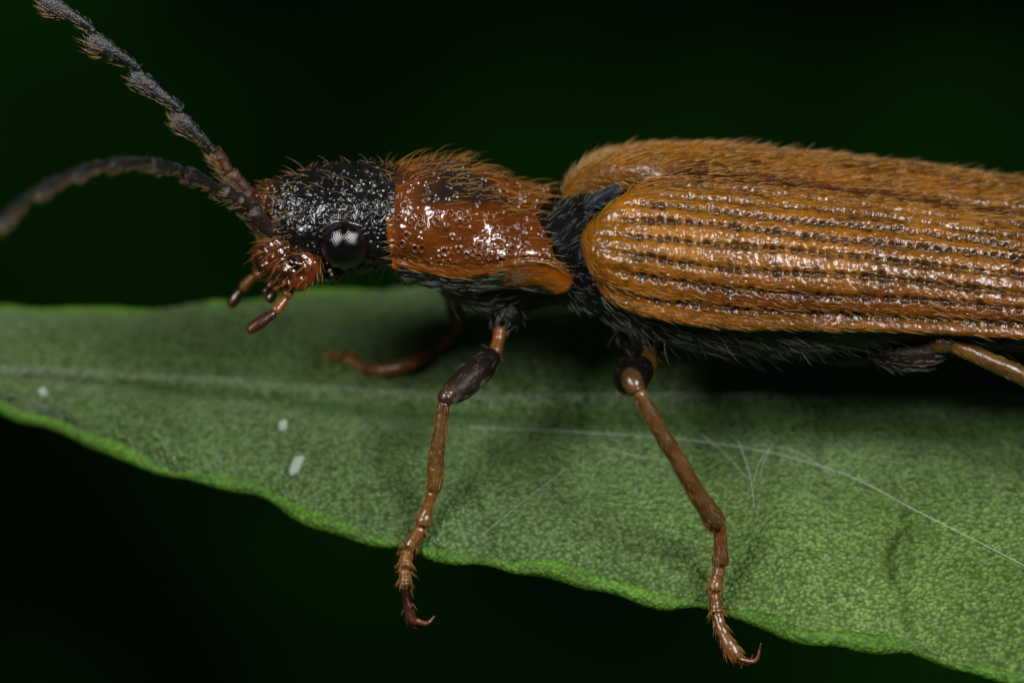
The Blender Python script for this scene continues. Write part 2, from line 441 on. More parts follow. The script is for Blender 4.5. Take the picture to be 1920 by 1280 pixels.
def elytron(side, nx, nt, name, nh):
    s = np.linspace(0, 1, nx)
    # finer where it is in the picture
    ss = np.where(s < .86, s / .86 * .52, .52 + (s - .86) / .14 * .48)
    th = np.linspace(-5, 90, nt)
    Xs = X_of(cub(th, [-12, 0, 12, 25, 45, 60, 75, 90], [1118, 1106, 1084, 1073, 1074, 1096, 1146, 1206]))
    if side > 0: Xs = X_of(cub(th, [-12, 0, 12, 25, 45, 60, 75, 90], [1056, 1046, 1036, 1032, 1036, 1052, 1098, 1190]))
    Xe = 8.98
    X = Xs[None] + (Xe - Xs[None]) * ss[:, None]
    TH = np.broadcast_to(th[None], X.shape); d = X - Xs[None]
    a = cub(X, xs_, st_a); h = cub(X, xs_, st_h); zb = cub(X, xs_, st_z)
    r = TH / deg
    y = -a * np.cos(r); z = zb + np.where(TH > 0, h * np.sin(r), .45 * h * np.sin(r))
    # flatter disc, steeper flank
    z = z + .05 * h * np.sin(2 * r) * (TH > 0)
    P = np.stack([X, y, z], -1)
    N = gnormal(P); N *= np.sign(N[nx//3, nt//2, 1]) * -1
    rr = .30 if side < 0 else .5
    q = np.clip(1 - d / rr, 0, 1)
    hg = (-.20 if side < 0 else -.24) * (1 - np.sqrt(np.maximum(1 - q*q, 0)))
    Nr = gnormal(P + N * hg[..., None]); Nr = Nr * np.sign((Nr * N).sum(-1, keepdims=True))
    # humeral bump
    hg += .05 * np.exp(-((X - 1.0) / .3)**2 - ((TH - 28) / 16)**2)
    hg -= .03 * np.exp(-((X - 1.15) / .35)**2 - ((TH - 52) / 9)**2)
    # margin bead and channel
    hg += .022 * np.exp(-((TH - 1.5) / 3.2)**2) - .018 * np.exp(-((TH - 7) / 3)**2)
    hg -= .028 * np.exp(-((TH - 90) / 3.2)**2) - .005 * np.exp(-((TH - 83.5) / 3)**2)
    arc = (a + h) * .5 / deg
    dth = TH[..., None] - STRIAE
    k = np.abs(dth).argmin(-1); da = np.take_along_axis(dth, k[..., None], -1)[..., 0] * arc
    da = da + .012 * np.sin(X * 2.3 + k * 1.7)
    sp = .088
    ph = hsh(k, k*0, k*0, 5) * sp
    n = np.floor((X + ph) / sp)
    jx = (hsh(n, k, k*0, 9) - .5) * .045; jy = (hsh(n, k, k*0, 19) - .5) * .022; big = .55 + .75 * hsh(n, k, k*0, 29)
    cx = (n + .5) * sp - ph + jx
    rd = np.sqrt(((X - cx) / (.033 * big))**2 + ((da - jy) / (.038 * big))**2)
    rd = rd * (1 + .35 * vnoise(P, 22, 44)) + .15 * vnoise(P, 40, 45)
    pit = np.exp(-np.abs(rd)**2 * 1.1)
    fade = sst(.18, .75, d + .25 * sst(20, 40, TH) * 0) * (1 - .75 * sst(58, 80, TH)) * (.45 + .55 * sst(-2, 12, TH)) * (1 - .8 * sst(7.5, 8.6, X))
    stria = np.exp(-(da / .034)**2)
    hg += fade * (-.030 * pit * big + .004 * np.exp(-((rd - 1.35) / .4)**2)) - .016 * stria * sst(.1, .5, d)
    f1, _ = worley(P, 16, 3)
    hg += -.008 * np.exp(-(f1 / .22)**2) * (1 - pit)
    f4, i4 = worley(P, 33, 13)
    hg += .0030 * np.exp(-(f4 / .3)**2) * (i4 > .35)
    hg += .006 * fbm(P, 4, 2) + .005 * vnoise(P * np.array([2.1, .7, .7]), 15, 8) + .0035 * vnoise(P, 34, 18)
    # colour: amber, darker toward the top, dark pigment in the pits
    c = np.array([.158, .056, .0026]) * np.ones(P.shape) * (1 + .40 * vnoise(P, 15, 71) + .25 * vnoise(P, 34, 73) + .40 * fbm(P, 2.3, 72) - .2 * sst(55, 80, TH))[..., None]
    red = np.array([.085, .021, .002])
    lo = (.9 * np.exp(-((TH - 18) / 10)**2) * sst(.4, 1.6, X - .5) + .35 * sst(20, 5, TH) + .55 * np.exp(-((TH - 90) / 7)**2) + .25 * sst(.5, .0, d))[..., None]
    lo = np.clip(lo * (.9 + .5 * fbm(P, 1.2, 31)[..., None]), 0, .92)
    c = c * (1 - lo) + red * lo
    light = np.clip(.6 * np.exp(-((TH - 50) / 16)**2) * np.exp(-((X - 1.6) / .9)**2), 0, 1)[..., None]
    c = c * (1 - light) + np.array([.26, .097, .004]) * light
    dk = np.clip(fade * (1.4 * pit + .50 * stria) * (.8 + .5 * vnoise(P, 7, 3)), 0, .9)[..., None]
    c = c * (1 - dk) + np.array([.014, .007, .004]) * dk
    bd = np.exp(-((TH - 88.5) / 1.6)**2)[..., None] * .8  # shadow in the suture, painted as a dark line
    c = c * (1 - bd) + np.array([.03, .01, .006]) * bd
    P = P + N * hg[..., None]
    gap = .006
    P[..., 1] -= gap
    if side > 0:
        P = P * np.array([1, -1, 1]); N = N * np.array([1, -1, 1]); Nr = Nr * np.array([1, -1, 1])
    # inner lining gives the case a thickness
    Pi = P - N * .05
    nn = nx * nt
    qd = gridq(nx, nt, flip=side < 0)
    V = np.concatenate([P.reshape(-1, 3), Pi[::4, ::4].reshape(-1, 3)])
    mx, mt = Pi[::4, ::4].shape[:2]
    q2 = gridq(mx, mt, flip=side > 0) + nn
    col = np.concatenate([c.reshape(-1, 3), (c[::4, ::4] * .6).reshape(-1, 3)])
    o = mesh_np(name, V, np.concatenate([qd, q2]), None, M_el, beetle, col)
    msk = (TH > 0) * sst(-.05, .25 if side < 0 else .06, d) * (X < 5.4) * (.5 + .8 * sst(55, 85, TH) + .5 * sst(20, 4, TH) + (2.0 * sst(.6, .1, d) if side > 0 else 0))
    flow = np.array([1, -.18 if side < 0 else .1, -.1])
    fur('short_hair', P, Nr, nh, flow,   .22, .105, .0031, M_pale, o, msk, jit=.18, curl=.35)
    if side > 0:
        fur('fringe_hair', P, Nr, 1500, np.array([1, 0, .2]), .55, .10, .0036, M_tan, o, msk * sst(85, 30, TH), jit=.2, curl=.3)
    return o
elytron(-1, 820, 330, 'elytron', 2500)
elytron(1, 420, 170, 'elytron', 2600)

# ---- dark trunk: continuous from neck to tail
def trunk():
    T_ = np.array([  # px, zc, a, hu, hl
        (680, 1.36, .30, .25, .28), (720, 1.36, .38, .32, .36), (800, 1.30, .50, .38, .50), (870, 1.26, .56, .38, .72), (945, 1.22, .48, .30, .90), (1010, 1.20, .38, .16, .78),
        (1050, 1.20, .42, .24, .70), (1090, 1.18, .62, .40, .66), (1140, 1.12, .78, .52, .68), (1200, 1.08, .90, .55, .74), (1350, 1.04, 1.02, .62, .88), (1500, 1.00, 1.03, .55, .88), (1580, .97, 1.02, .5, .78),
        (1700, .94, 1.02, .5, .64), (1920, .88, 1.0, .42, .58), (2200, .78, .92, .36, .52), (2450, .72, .66, .25, .4), (2620, .68, .3, .12, .2), (2680, .67, .05, .03, .04)], float)
    nx, nt = 360, 150
    px = np.linspace(680, 2680, nx); th = np.linspace(0, 2*math.pi, nt, endpoint=False)
    zc, a, hu, hl = [cub(px, T_[:, 0], T_[:, k])[:, None] for k in (1, 2, 3, 4)]
    c_, s_ = np.cos(th)[None], np.sin(th)[None]
    P = np.stack([np.broadcast_to(X_of(px)[:, None], (nx, nt)), -a * c_, zc + np.where(s_ > 0, hu, hl) * np.sign(s_) * np.abs(s_)**.95], -1)
    N = gnormal(P, True); N *= -np.sign((N * (P - P.mean(1, keepdims=True))).sum(-1).mean()) * -1
    f1, _ = worley(P, 13, 6)
    P = P + N * (-.018 * np.exp(-(f1 / .25)**2) + .02 * fbm(P, 4, 40))[..., None]
    c = np.array([.004, .0045, .005]) * np.ones(P.shape)
    o = close_tube('trunk', P, M_bd, beetle, c)
    low = (s_ < .2) * np.ones(P.shape[:2])
    PX = np.broadcast_to(px[:, None], low.shape)
    fur('belly_hair', P, N, 2600, np.array([1, -.1, -.2]), .2, .14, .0030, M_grey, o, low * (PX > 1120) * (PX < 2000), True, .25)
    fur('breast_hair', P, N, 500, np.array([.9, 0, .35]), .18, .09, .0030, M_grey, o, low * (PX > 760) * (PX < 1060), True, .2)
    fur('neck_hair', P, N, 320, np.array([1, 0, .3]), .4, .12, .0035, M_grey, o, (PX > 1015) * (PX < 1110) * 1., True, .3)
    fur('long_belly_hair', P, N, 260, np.array([.6, -.2, -1]), .9, .22, .0026, M_grey, o, low * (PX > 1150) * (PX < 1640) * (s_ < -.3), True, .3)
    fur('throat_hair', P, N, 130, np.array([.2, -.2, -1]), .9, .18, .0026, M_grey, o, low * (PX > 690) * (PX < 850) * (s_ < -.2), True, .3)
    return o
trunk()

# ---- pronotum
def pronotum():
    T_ = np.array([  # px, near margin, far outline, a
        (712, 492, 322, .50), (735, 497, 312, .55), (800, 508, 303, .62), (870, 516, 304, .67), (920, 507, 316, .67), (960, 492, 330, .62), (1000, 487, 345, .57), (1040, 496, 360, .55), (1080, 522, 375, .57)], float)
    v0 = (640 - T_[:, 1]) / 200 * KX; v1 = (640 - T_[:, 2]) / 200 * KX
    A = T_[:, 3] * SE; Rr = np.maximum(v1 - v0 - A, 0); hh = np.sqrt(np.maximum(Rr**2 - A**2, .02)) / CE; zb_ = (v0 + A) / CE
    nx, nt = 300, 420
    th = np.linspace(-72, 252, nt)
    # front and hind rims as a function of the angle round the body
    sym = np.where(th > 90, 180 - th, th)
    x0 = cub(sym, [-72, -20, 0, 20, 60, 90], [770, 745, 736, 731, 718, 712])
    x1 = cub(sym, [-72, -35, -8, 4, 18, 40, 70, 90], [985, 1056, 1082, 1082, 1050, 1040, 1022, 1008])
    s = np.linspace(0, 1, nx)[:, None]
    PX = x0[None] + (x1 - x0)[None] * s
    TH = np.broadcast_to(th[None], PX.shape); SY = np.broadcast_to(sym[None], PX.shape)
    a, h, zb = [cub(PX, T_[:, 0], t) for t in (T_[:, 3], hh, zb_)]
    r = TH / deg
    under = SY < 0
    hl = .36 + .22 * sst(900, 1000, PX)
    cr_ = np.cos(r); y = -np.where(under, np.sign(cr_) * np.abs(cr_)**.45, cr_) * a; z = zb + np.where(under, hl, h) * np.sin(r)
    P = np.stack([X_of(PX), y, z], -1)
    N = gnormal(P); N *= np.sign((N * (P - np.array([0, 0, 1.25]))).sum(-1).mean())
    hg = .02 * fbm(P, 2.2, 70) + .05 * np.exp(-((PX - 850) / 50)**2 - ((SY - 52) / 16)**2) - .04 * np.exp(-((PX - 905) / 35)**2 - ((SY - 38) / 12)**2) + .03 * np.exp(-((PX - 800) / 30)**2 - ((SY - 30) / 12)**2)
    hg -= .05 * np.exp(-((SY - 90) / 12)**2) * sst(820, 900, PX)
    # margin keel and the bead along the front rim
    hg += .022 * np.exp(-(SY / 3.0)**2) - .014 * np.exp(-((SY - 8) / 4)**2)
    fr = PX - x0[None]
    hg += .022 * np.exp(-((fr - 4) / 5)**2) - .016 * np.exp(-((fr - 17) / 7)**2)
    hg -= .05 * sst(10, 0, (x1[None] - PX)) 
    top = sst(2, 12, SY)
    f1, idn = worley(P, 11.5, 51)
    dens = top * (idn > .22)
    hg += dens * (-.026 * np.exp(-(f1 / .20)**2) + .016 * np.exp(-((f1 - .36) / .10)**2))
    f2, id2 = worley(P, 24, 61)
    hg += top * .003 * np.exp(-((f2 - .3) / .14)**2) * (id2 > .4)
    f3, _ = worley(P, 18, 71); hg += (SY < -4) * .016 * np.exp(-(f3 / .3)**2) * sst(1000, 940, PX)
    hg += .004 * vnoise(P, 26, 77)
    c = np.array([.092, .023, .0035]) * np.ones(P.shape)
    nb = fbm(P, 2.5, 80)
    br = np.clip(.5 + nb, 0, 1)[..., None]; c = c * (.75 + .4 * br)
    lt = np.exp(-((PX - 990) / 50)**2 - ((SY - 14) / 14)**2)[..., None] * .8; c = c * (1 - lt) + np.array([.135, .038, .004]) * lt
    # dark disc
    nbs = 5 * fbm(P, 5, 83)
    dk = sst(60, 72, SY + nbs - 32 * sst(890, 990, PX) + 14 * sst(880, 780, PX)) * sst(770, 865, PX + 45 * nb) * .97
    dk = np.maximum(dk, .8 * sst(78, 86, SY + nbs) * sst(800, 740, PX))
    dk = dk[..., None]; c = c * (1 - dk) + np.array([.012, .009, .008]) * dk
    pitd = (dens * np.exp(-(f1 / .2)**2))[..., None] * .45; c = c * (1 - pitd) + np.array([.05, .01, .003]) * pitd
    # underside black, orange at the hind corner and along the keel
    ub = sst(-3, -9, SY + 2 * nb - 26 * sst(965, 1030, PX) * 0 - 7 * sst(850, 940, PX) * 0 + 0)[..., None]
    c = c * (1 - ub) + np.array([.010, .010, .009]) * ub
    og = (sst(2, -3, SY) * sst(-40, -30, SY + 5*nb + 14 * sst(1010, 960, PX)) * sst(930, 975, PX) * sst(1082, 1062, PX) + .9 * np.exp(-((SY + 4) / 3.5)**2) * sst(850, 890, PX))
    og = np.clip(og, 0, 1)[..., None]; c = c * (1 - og) + np.array([.32, .085, .005]) * og
    rim = np.exp(-((fr - 3) / 3.5)**2)[..., None] * (SY > -5)[..., None] * .8; c = c * (1 - rim) + np.array([.22, .045, .005]) * rim
    P = P + N * hg[..., None]
    Pi = (P - N * .05)[::3, ::3]
    V = np.concatenate([P.reshape(-1, 3), Pi.reshape(-1, 3)])
    q = np.concatenate([gridq(nx, nt), gridq(*Pi.shape[:2], flip=True) + nx*nt])
    o = mesh_np('pronotum', V, q, None, M_pr, beetle, np.concatenate([c.reshape(-1, 3), (c[::3, ::3] * .5).reshape(-1, 3)]))
    topm = (SY > 0) * (.25 + 1.6 * sst(55, 80, SY))
    fur('golden_hair', P, N, 200, np.array([.9, 0, .3]), .8, .11, .0027, M_gold, o, topm, jit=.3, curl=.4)
    fur('crest_hair', P, N, 170, np.array([.55, 0, .2]), 1.4, .18, .0028, M_gold, o, sst(70, 84, SY + 40 * (TH > 90)) * (PX < 1030), jit=.35, curl=.45)
    fur('side_hair', P, N, 110, np.array([1, 0, -.2]), .35, .12, .0026, M_gold, o, (SY > 3) * (SY < 60) * 1., jit=.3, curl=.35)
    fur('margin_hair', P, N, 90, np.array([1, 0, -.1]), .2, .12, .0028, M_gold, o, (np.abs(SY - 3) < 5) * (TH < 90) * 1., jit=.15, curl=.3)
    fur('underside_hair', P, N, 330, np.array([1, 0, .25]), .18, .10, .0030, M_grey, o, (SY < -6) * sst(1000, 960, PX), jit=.15, curl=.3)
    fur('collar_hair', P, N, 70, np.array([-1, 0, -.1]), .3, .09, .0030, M_tan, o, (fr < 9) * (SY > -3) * 1., jit=.25, curl=.2)
    return o
pronotum()

# ---- scutellum
def scutellum():
    c0 = on_y(1094, 396, -.12); c1 = on_y(1122, 374, -.08); c2 = on_y(1160, 349, -.03)
    G, A, T = sweep([(*c0, .05, .07), (*c1, .075, .09), (*c2, .03, .04)], 40, 24)
    G = G + .012 * fbm(G, 12, 3)[..., None]
    o = close_tube('scutellum', G, M_bd, beetle, np.array([.014, .017, .022]) * np.ones(G.shape))
    N = gnormal(G, True); N *= np.sign((N * (G - A[:, None, :3])).sum(-1).mean())
    fur('fine_hair', G, N, 110, np.array([1, 0, .1]), .25, .06, .0026, M_grey, o, None, True, .25)
scutellum()

# ---- head
def head():
    T_ = np.array([  # px, centre level, half width, half height
        (474, 1.50, .10, .10), (482, 1.49, .22, .20), (500, 1.455, .33, .30), (530, 1.42, .42, .39), (570, 1.42, .49, .45), (620, 1.44, .53, .48), (680, 1.45, .53, .48), (730, 1.44, .49, .46), (760, 1.42, .44, .42)], float)
    nx, nt = 250, 330
    u = np.linspace(0, 1, nx); px = 474 + (760 - 474) * (u**1.25)
    th = np.linspace(0, 2*math.pi, nt, endpoint=False)
    zc, a, h = [cub(px, T_[:, 0], T_[:, k])[:, None] for k in (1, 2, 3)]
    c_, s_ = np.cos(th)[None], np.sin(th)[None]
    P = np.stack([np.broadcast_to(X_of(px)[:, None], (nx, nt)), -a * c_, zc + h * s_], -1)
    N = gnormal(P, True); N *= np.sign((N * (P - P.mean(1, keepdims=True))).sum(-1).mean())
    PX = np.broadcast_to(px[:, None], P.shape[:2]); TH = np.broadcast_to((th * deg)[None], P.shape[:2])
    TH = np.where(TH > 180, TH - 360, TH); SY = np.where(TH > 90, 180 - TH, np.where(TH < -90, -180 - TH, TH))
    f1, i1 = worley(P, 15.5, 90); f2, i2 = worley(P, 29, 95)
    hg = .03 * fbm(P, 3, 91) - .024 * np.exp(-(f1 / .22)**2) + .014 * np.exp(-((f1 - .40) / .12)**2) * (i1 > .25) + .008 * np.exp(-(f2 / .22)**2) * (i2 > .4)
    hg += .05 * np.exp(-((PX - 560) / 22)**2 - ((SY - 20) / 14)**2)       # brow ridge over the antenna socket
    hg -= .05 * np.exp(-((PX - 615) / 45)**2 - ((SY - 80) / 20)**2)       # shallow frons
    c = np.array([.0045, .0045, .005]) * np.ones(P.shape)
    nb = fbm(P, 4, 99)
    rd = np.clip(sst(528, 500, PX + 14 * nb) * sst(-75, -55, SY) * .9 + sst(590, 560, PX + 10 * nb) * sst(8, -6, SY + 6 * nb) * .95, 0, 1)[..., None]
    c = c * (1 - rd) + np.array([.055, .015, .004]) * rd
    P = P + N * hg[..., None]
    o = close_tube('head', P, M_hd, beetle, c)
    fur('brow_hair', P, N, 110, np.array([.9, 0, .4]), .5, .06, .0022, M_tan, o, (SY > 10) * (PX > 490) * 1., True, .35)
    fur('crown_hair', P, N, 40, np.array([-.35, 0, .3]), 1.3, .17, .0024, M_tan, o, (SY > 60) * (PX > 500) * 1., True, .35)
    fur('face_hair', P, N, 170, np.array([-1, -.1, -.2]), .35, .10, .0028, M_gold, o, (PX < 560) * (SY > -60) * (SY < 50) * 1., True, .25)
    fur('chin_hair', P, N, 110, np.array([-.1, -.2, -1]), .7, .16, .0034, M_tan, o, (PX > 560) * (SY < -35) * 1., True, .25)
    # compound eyes: one lens per facet
    from mathutils.kdtree import KDTree
    n = 1300; k = np.arange(n) + .5
    ph = np.arccos(1 - 2 * k / n); g = math.pi * (1 + 5**.5) * k
    F = np.stack([np.cos(g) * np.sin(ph), np.sin(g) * np.sin(ph), np.cos(ph)], -1)
    kd = KDTree(n)
    for i in range(n): kd.insert(F[i], i)
    kd.balance()
    nu, nv = 330, 640
    uu = np.linspace(.001, R(128), nu)[:, None]; vv = np.linspace(0, 2*math.pi, nv, endpoint=False)[None]
    S = np.stack([np.sin(uu) * np.cos(vv), -np.cos(uu) * np.ones_like(vv), np.sin(uu) * np.sin(vv)], -1)
    dist = np.array([kd.find(p)[2] for p in S.reshape(-1, 3)]).reshape(nu, nv)
    rad = .235 * (1 + .019 * (np.sqrt(np.maximum(1 - (dist / .068)**2, .0)) - 1))
    Q = S * rad[..., None] * np.array([1, .92, 1.0])
    ec = on_y(646, 456, -.60); ec[1] = -.475 ; ec = on_y(646, 458, -.475)
    for sg in (-1, 1):
        E = Q * np.array([1, -sg, 1]) + np.array([ec[0], ec[1] * -sg, ec[2]])
        if sg > 0: E = Q * np.array([1, -1, 1]) + ec * np.array([1, -1, 1])
        else: E = Q + ec
        close_tube('compound_eye', E if sg < 0 else E[::3, ::-3], M_eye, o)
        # raised socket ring
        ang = np.linspace(0, 2*math.pi, 40)
        rr = .243
        ring = np.stack([rr * np.cos(ang), np.full(40, .02), rr * np.sin(ang)], -1) + ec
        if sg > 0: ring = ring * np.array([1, -1, 1])
        G, A, T = sweep(np.column_stack([ring, np.full(40, .026), np.full(40, .026)]), 120, 10, (False, False))
        close_tube('eye_socket', G + .010 * fbm(G, 14, 5)[..., None], M_hd, o, np.array([.012, .010, .009]) * np.ones(G.shape))
    # reddish snout: clypeus plus the near and far jaw
    red = np.array([.050, .013, .004])
    def blob(name, ctrl, colr, lump=.05, mat=M_pr, hair=0):
        G, A, T = sweep(ctrl, 60, 40)
        N_ = gnormal(G, True); N_ *= np.sign((N_ * (G - A[:, None, :3])).sum(-1).mean())
        f, _ = worley(G, 14, 33)
        G = G + N_ * (lump * fbm(G, 7, 12) + .02 * fbm(G, 18, 22) - .022 * np.exp(-(f / .25)**2))[..., None]
        cc = colr * np.clip(.95 + 1.1 * fbm(G, 5, 15)[..., None], .12, 2.2)
        b_ = close_tube(name, G, mat, o, cc)
        if hair: fur('whisker', G, N_, hair, np.array([-.8, -.1, -.7]), .45, .10, .0028, M_gold, b_, None, True, .25)
        return b_
    blob('clypeus', [(*W(560, 452, -.95), .13, .15), (*W(530, 472, -1.05), .19, .20), (*W(503, 492, -1.05), .17, .18), (*W(490, 505, -1.0), .09, .10)], red, hair=170)
    blob('mandible', [(*W(585, 468, -1.12), .11, .10), (*W(570, 495, -1.18), .16, .12), (*W(548, 515, -1.15), .15, .12), (*W(525, 523, -1.1), .08, .08)], red * np.array([1.1, .9, .8]), hair=150)
    blob('mandible', [(*W(540, 480, -.5), .11, .10), (*W(515, 500, -.5), .13, .12), (*W(498, 515, -.5), .08, .07)], red * .8)
    blob('cheek', [(*W(598, 475, -1.0), .13, .12), (*W(612, 495, -1.0), .15, .14), (*W(650, 505, -.9), .10, .12)], np.array([.010, .008, .006]), mat=M_hd)
    # mouth palps: each segment widens to its end
    def palp(pts, hair=30):
        prev = None
        for i in range(len(pts) - 1):
            a_, b_ = pts[i], pts[i+1]
            pa, pb = W(a_[0], a_[1], a_[2]), W(b_[0], b_[1], b_[2])
            ra, rb = a_[3] / 200, b_[3] / 200
            last = i == len(pts) - 2
            G, A, T = sweep([(*(pa - (pb - pa) * .1), ra * .7, ra * .7), (*(pa*.45 + pb*.55), (rb * .95 if not last else rb * 1.45), rb * .9 if not last else rb*1.2), (*pb, rb, rb)], 26, 16)
            dark = np.array([.025, .010, .005]) if last else np.array([.13, .048, .008])
            cc = dark * np.ones(G.shape); e = np.linspace(0, 1, len(G))[:, None, None]
            if last: cc = dark * (1 - e**3) + np.array([.08, .02, .005]) * e**3
            b2 = close_tube('palp_segment', G, M_leg, o, cc)
    palp([(548, 530, -1.1, 9), (535, 560, -1.15, 11), (512, 588, -1.2, 11), (464, 622, -1.25, 8)])
    palp([(500, 508, -.5, 8), (476, 518, -.45, 10), (452, 545, -.4, 11), (430, 576, -.4, 8)])
    palp([(525, 528, -.9, 6), (516, 548, -.9, 8), (500, 566, -.9, 7)])
    palp([(512, 526, -.7, 5), (503, 540, -.7, 6), (494, 552, -.7, 5)])
    return o
head()

# ---- antennae
def antenna(joints, serr_from, tooth_dir, blur=False):
    tk = .45 if blur else 1.0
    """joints: px, py, depth, half width px at the far end"""
    first = None
    for i in range(len(joints) - 1):
        a_, b_ = joints[i], joints[i+1]
        pa, pb = W(*a_[:3]), W(*b_[:3])
        ax = nrm(pb - pa); Ln = np.linalg.norm(pb - pa)
        wd = b_[3] / 200 * (.84 if i >= serr_from else .92)
        side = nrm(np.cross(ax, FWD)) * tooth_dir
        if i >= serr_from:
            # triangular segment: narrow foot, saw tooth at the far lower corner
            ctrl = [(*pa, wd * .32, wd * .32), (*(pa + ax * Ln * .12), wd * .42, wd * .36), (*(pa + ax * Ln * .5 + side * wd * .25 * tk), wd * .62, wd * .48), (*(pa + ax * Ln * .84 + side * wd * .62 * tk), wd * (.72 + .22 * tk), wd * .50), (*(pa + ax * Ln * 1.0 + side * wd * .80 * tk), wd * (.62 + .14 * tk), wd * .36), (*(pa + ax * Ln * 1.07 + side * wd * 1.0 * tk), wd * .36, wd * .2)]
        else:
            ctrl = [(*(pa - ax * Ln * .08), wd * .7, wd * .7), (*(pa + ax * Ln * .5), wd * .88, wd * .85), (*(pa + ax * Ln * .85), wd * .98, wd * .95), (*(pb + ax * Ln * .05), wd * .75, wd * .75)]
        G, A, T = sweep(ctrl, 46, 26)
        N = gnormal(G, True); N *= np.sign((N * (G - A[:, None, :3])).sum(-1).mean())
        f, _ = worley(G, 24, 8)
        G = G + N * (-.006 * np.exp(-(f / .3)**2) + .005 * fbm(G, 9, i))[..., None]
        dark = np.array([.006, .0055, .007])
        brown = np.array([.06, .020, .007])
        k = 1.0 if i >= serr_from else (.25 if not blur else .8)
        cc = (dark * k + brown * (1 - k)) * np.ones(G.shape)
        e = np.linspace(0, 1, len(G))[:, None, None]
        if i == serr_from - 1 and not blur: cc = brown * np.ones(G.shape) * .8
        nm = 'antenna' if first is None else 'antenna_segment'
        o = close_tube(nm, G, M_ant, beetle if first is None else first, cc)
        if first is None: first = o
        fl = ax
        fur('bristle', G, N, 150 if i >= serr_from else 60, fl, .12, .045, .0024, M_grey, o, None, True, .15)
        # fringe on the saw edge
        es = ((G - A[:, None, :3]) @ side > wd * .25) * 1.
        if es.sum() > 0: fur('fringe', G, N, 45, fl * .95 + side * .2, .2, .09, .0027, M_tan, o, es, True, .15)
        # ball joint
    return first
# far-side antenna rises toward the upper left; near-side one arches toward the lens
antenna([(492, 398, -.72, 16), (462, 357, -.78, 18), (428, 323, -.85, 17), (402, 287, -.9, 17), (341, 212, -1.05, 24), (262, 133, -1.15, 26), (179, 62, -1.3, 27), (92, -10, -1.4, 27), (2, -80, -1.5, 26), (-88, -146, -1.5, 24), (-180, -205, -1.5, 21), (-275, -255, -1.5, 16)], 3, 1)
antenna([(508, 438, -1.12, 22), (466, 390, -1.3, 22), (440, 372, -1.45, 18), (412, 356, -1.6, 19), (352, 322, -2.1, 22), (284, 304, -2.6, 21), (207, 304, -3.1, 20), (137, 325, -3.6, 20), (68, 358, -4.1, 21), (-2, 415, -4.6, 21), (-70, 480, -5.0, 19), (-130, 560, -5.3, 14)], 3, 1, True)
def socket():
    G, A, T = sweep([(*W(525, 425, -.85), .10, .10), (*W(512, 438, -1.0), .13, .12), (*W(506, 442, -1.08), .10, .10)], 30, 24)
    close_tube('antenna_socket', G, M_pr, beetle, np.array([.05, .014, .004]) * np.ones(G.shape))
    G, A, T = sweep([(*W(525, 400, -.55), .14, .14), (*W(500, 393, -.62), .15, .15), (*W(488, 392, -.68), .11, .11)], 30, 24)
    close_tube('antenna_socket', G + .015 * fbm(G, 10, 3)[..., None], M_pr, beetle, np.array([.08, .018, .005]) * np.ones(G.shape))
socket()

# ---- legs
BR = np.array([.092, .044, .011]); OR = np.array([.140, .050, .010]); BK = np.array([.003, .0028, .0026]); DB = np.array([.034, .015, .007])
def limb(name, pts, c0, c1, parent, hair=(0, 0), hm=None, spine=False, lump=.02, sides=22):
    C = [(*W(p[0], p[1], p[2]), p[3] / 200, (p[4] if len(p) > 4 else p[3]) / 200) for p in pts]
    G, A, T = sweep(C, 60, sides)
    N = gnormal(G, True); N *= np.sign((N * (G - A[:, None, :3])).sum(-1).mean())
    f, _ = worley(G, 18, 5)
    rr = A[:, 3].max()
    G = G + N * (rr * lump * 3 * fbm(G, 7, 55) - rr * .08 * np.exp(-(f / .3)**2))[..., None]
    e = np.linspace(0, 1, len(G))[:, None, None]
    cc = (c0 * (1 - e) + c1 * e) * (1 + .35 * fbm(G, 5, 66)[..., None])
    o = close_tube(name, G, M_leg if c0[0] > .02 else M_bd, parent, cc)
    if hair[0]:
        ax = nrm(C[-1][:3] - np.array(C[0][:3]))
        fur('bristle', G, N, hair[0], ax, .18 if not spine else .4, hair[1] * .8, .0027, hm or M_gold, o, None, True, .15)
    return o
def tarsus(pts, parent, c0=OR, c1=BR):
    """chain of lobed foot segments through pts (px, py, depth, half width)"""
    for i in range(len(pts) - 1):
        a_, b_ = np.array(pts[i], float), np.array(pts[i+1], float)
        m = a_ * .4 + b_ * .6; e2 = b_ + (b_ - a_) * .06
        limb('tarsal_segment', [(*a_[:3], b_[3] * .82), (*m[:3], b_[3] * (.84 + .1 * rng.random())), (*b_[:3], b_[3] * (1.0 + .12 * rng.random())), (*e2[:3], b_[3] * .86)], c0 * (.7 + .6 * rng.random()), c1 * (.7 + .6 * rng.random()), parent, (64, .085), M_gold, True)
def claw(p0, p1, p2, parent, c=np.array([.10, .03, .010])):
    limb('claw', [(*p0, 6), (*p1, 4.5), (*p2, 1.2)], c, c * .7, parent, lump=0, sides=12)

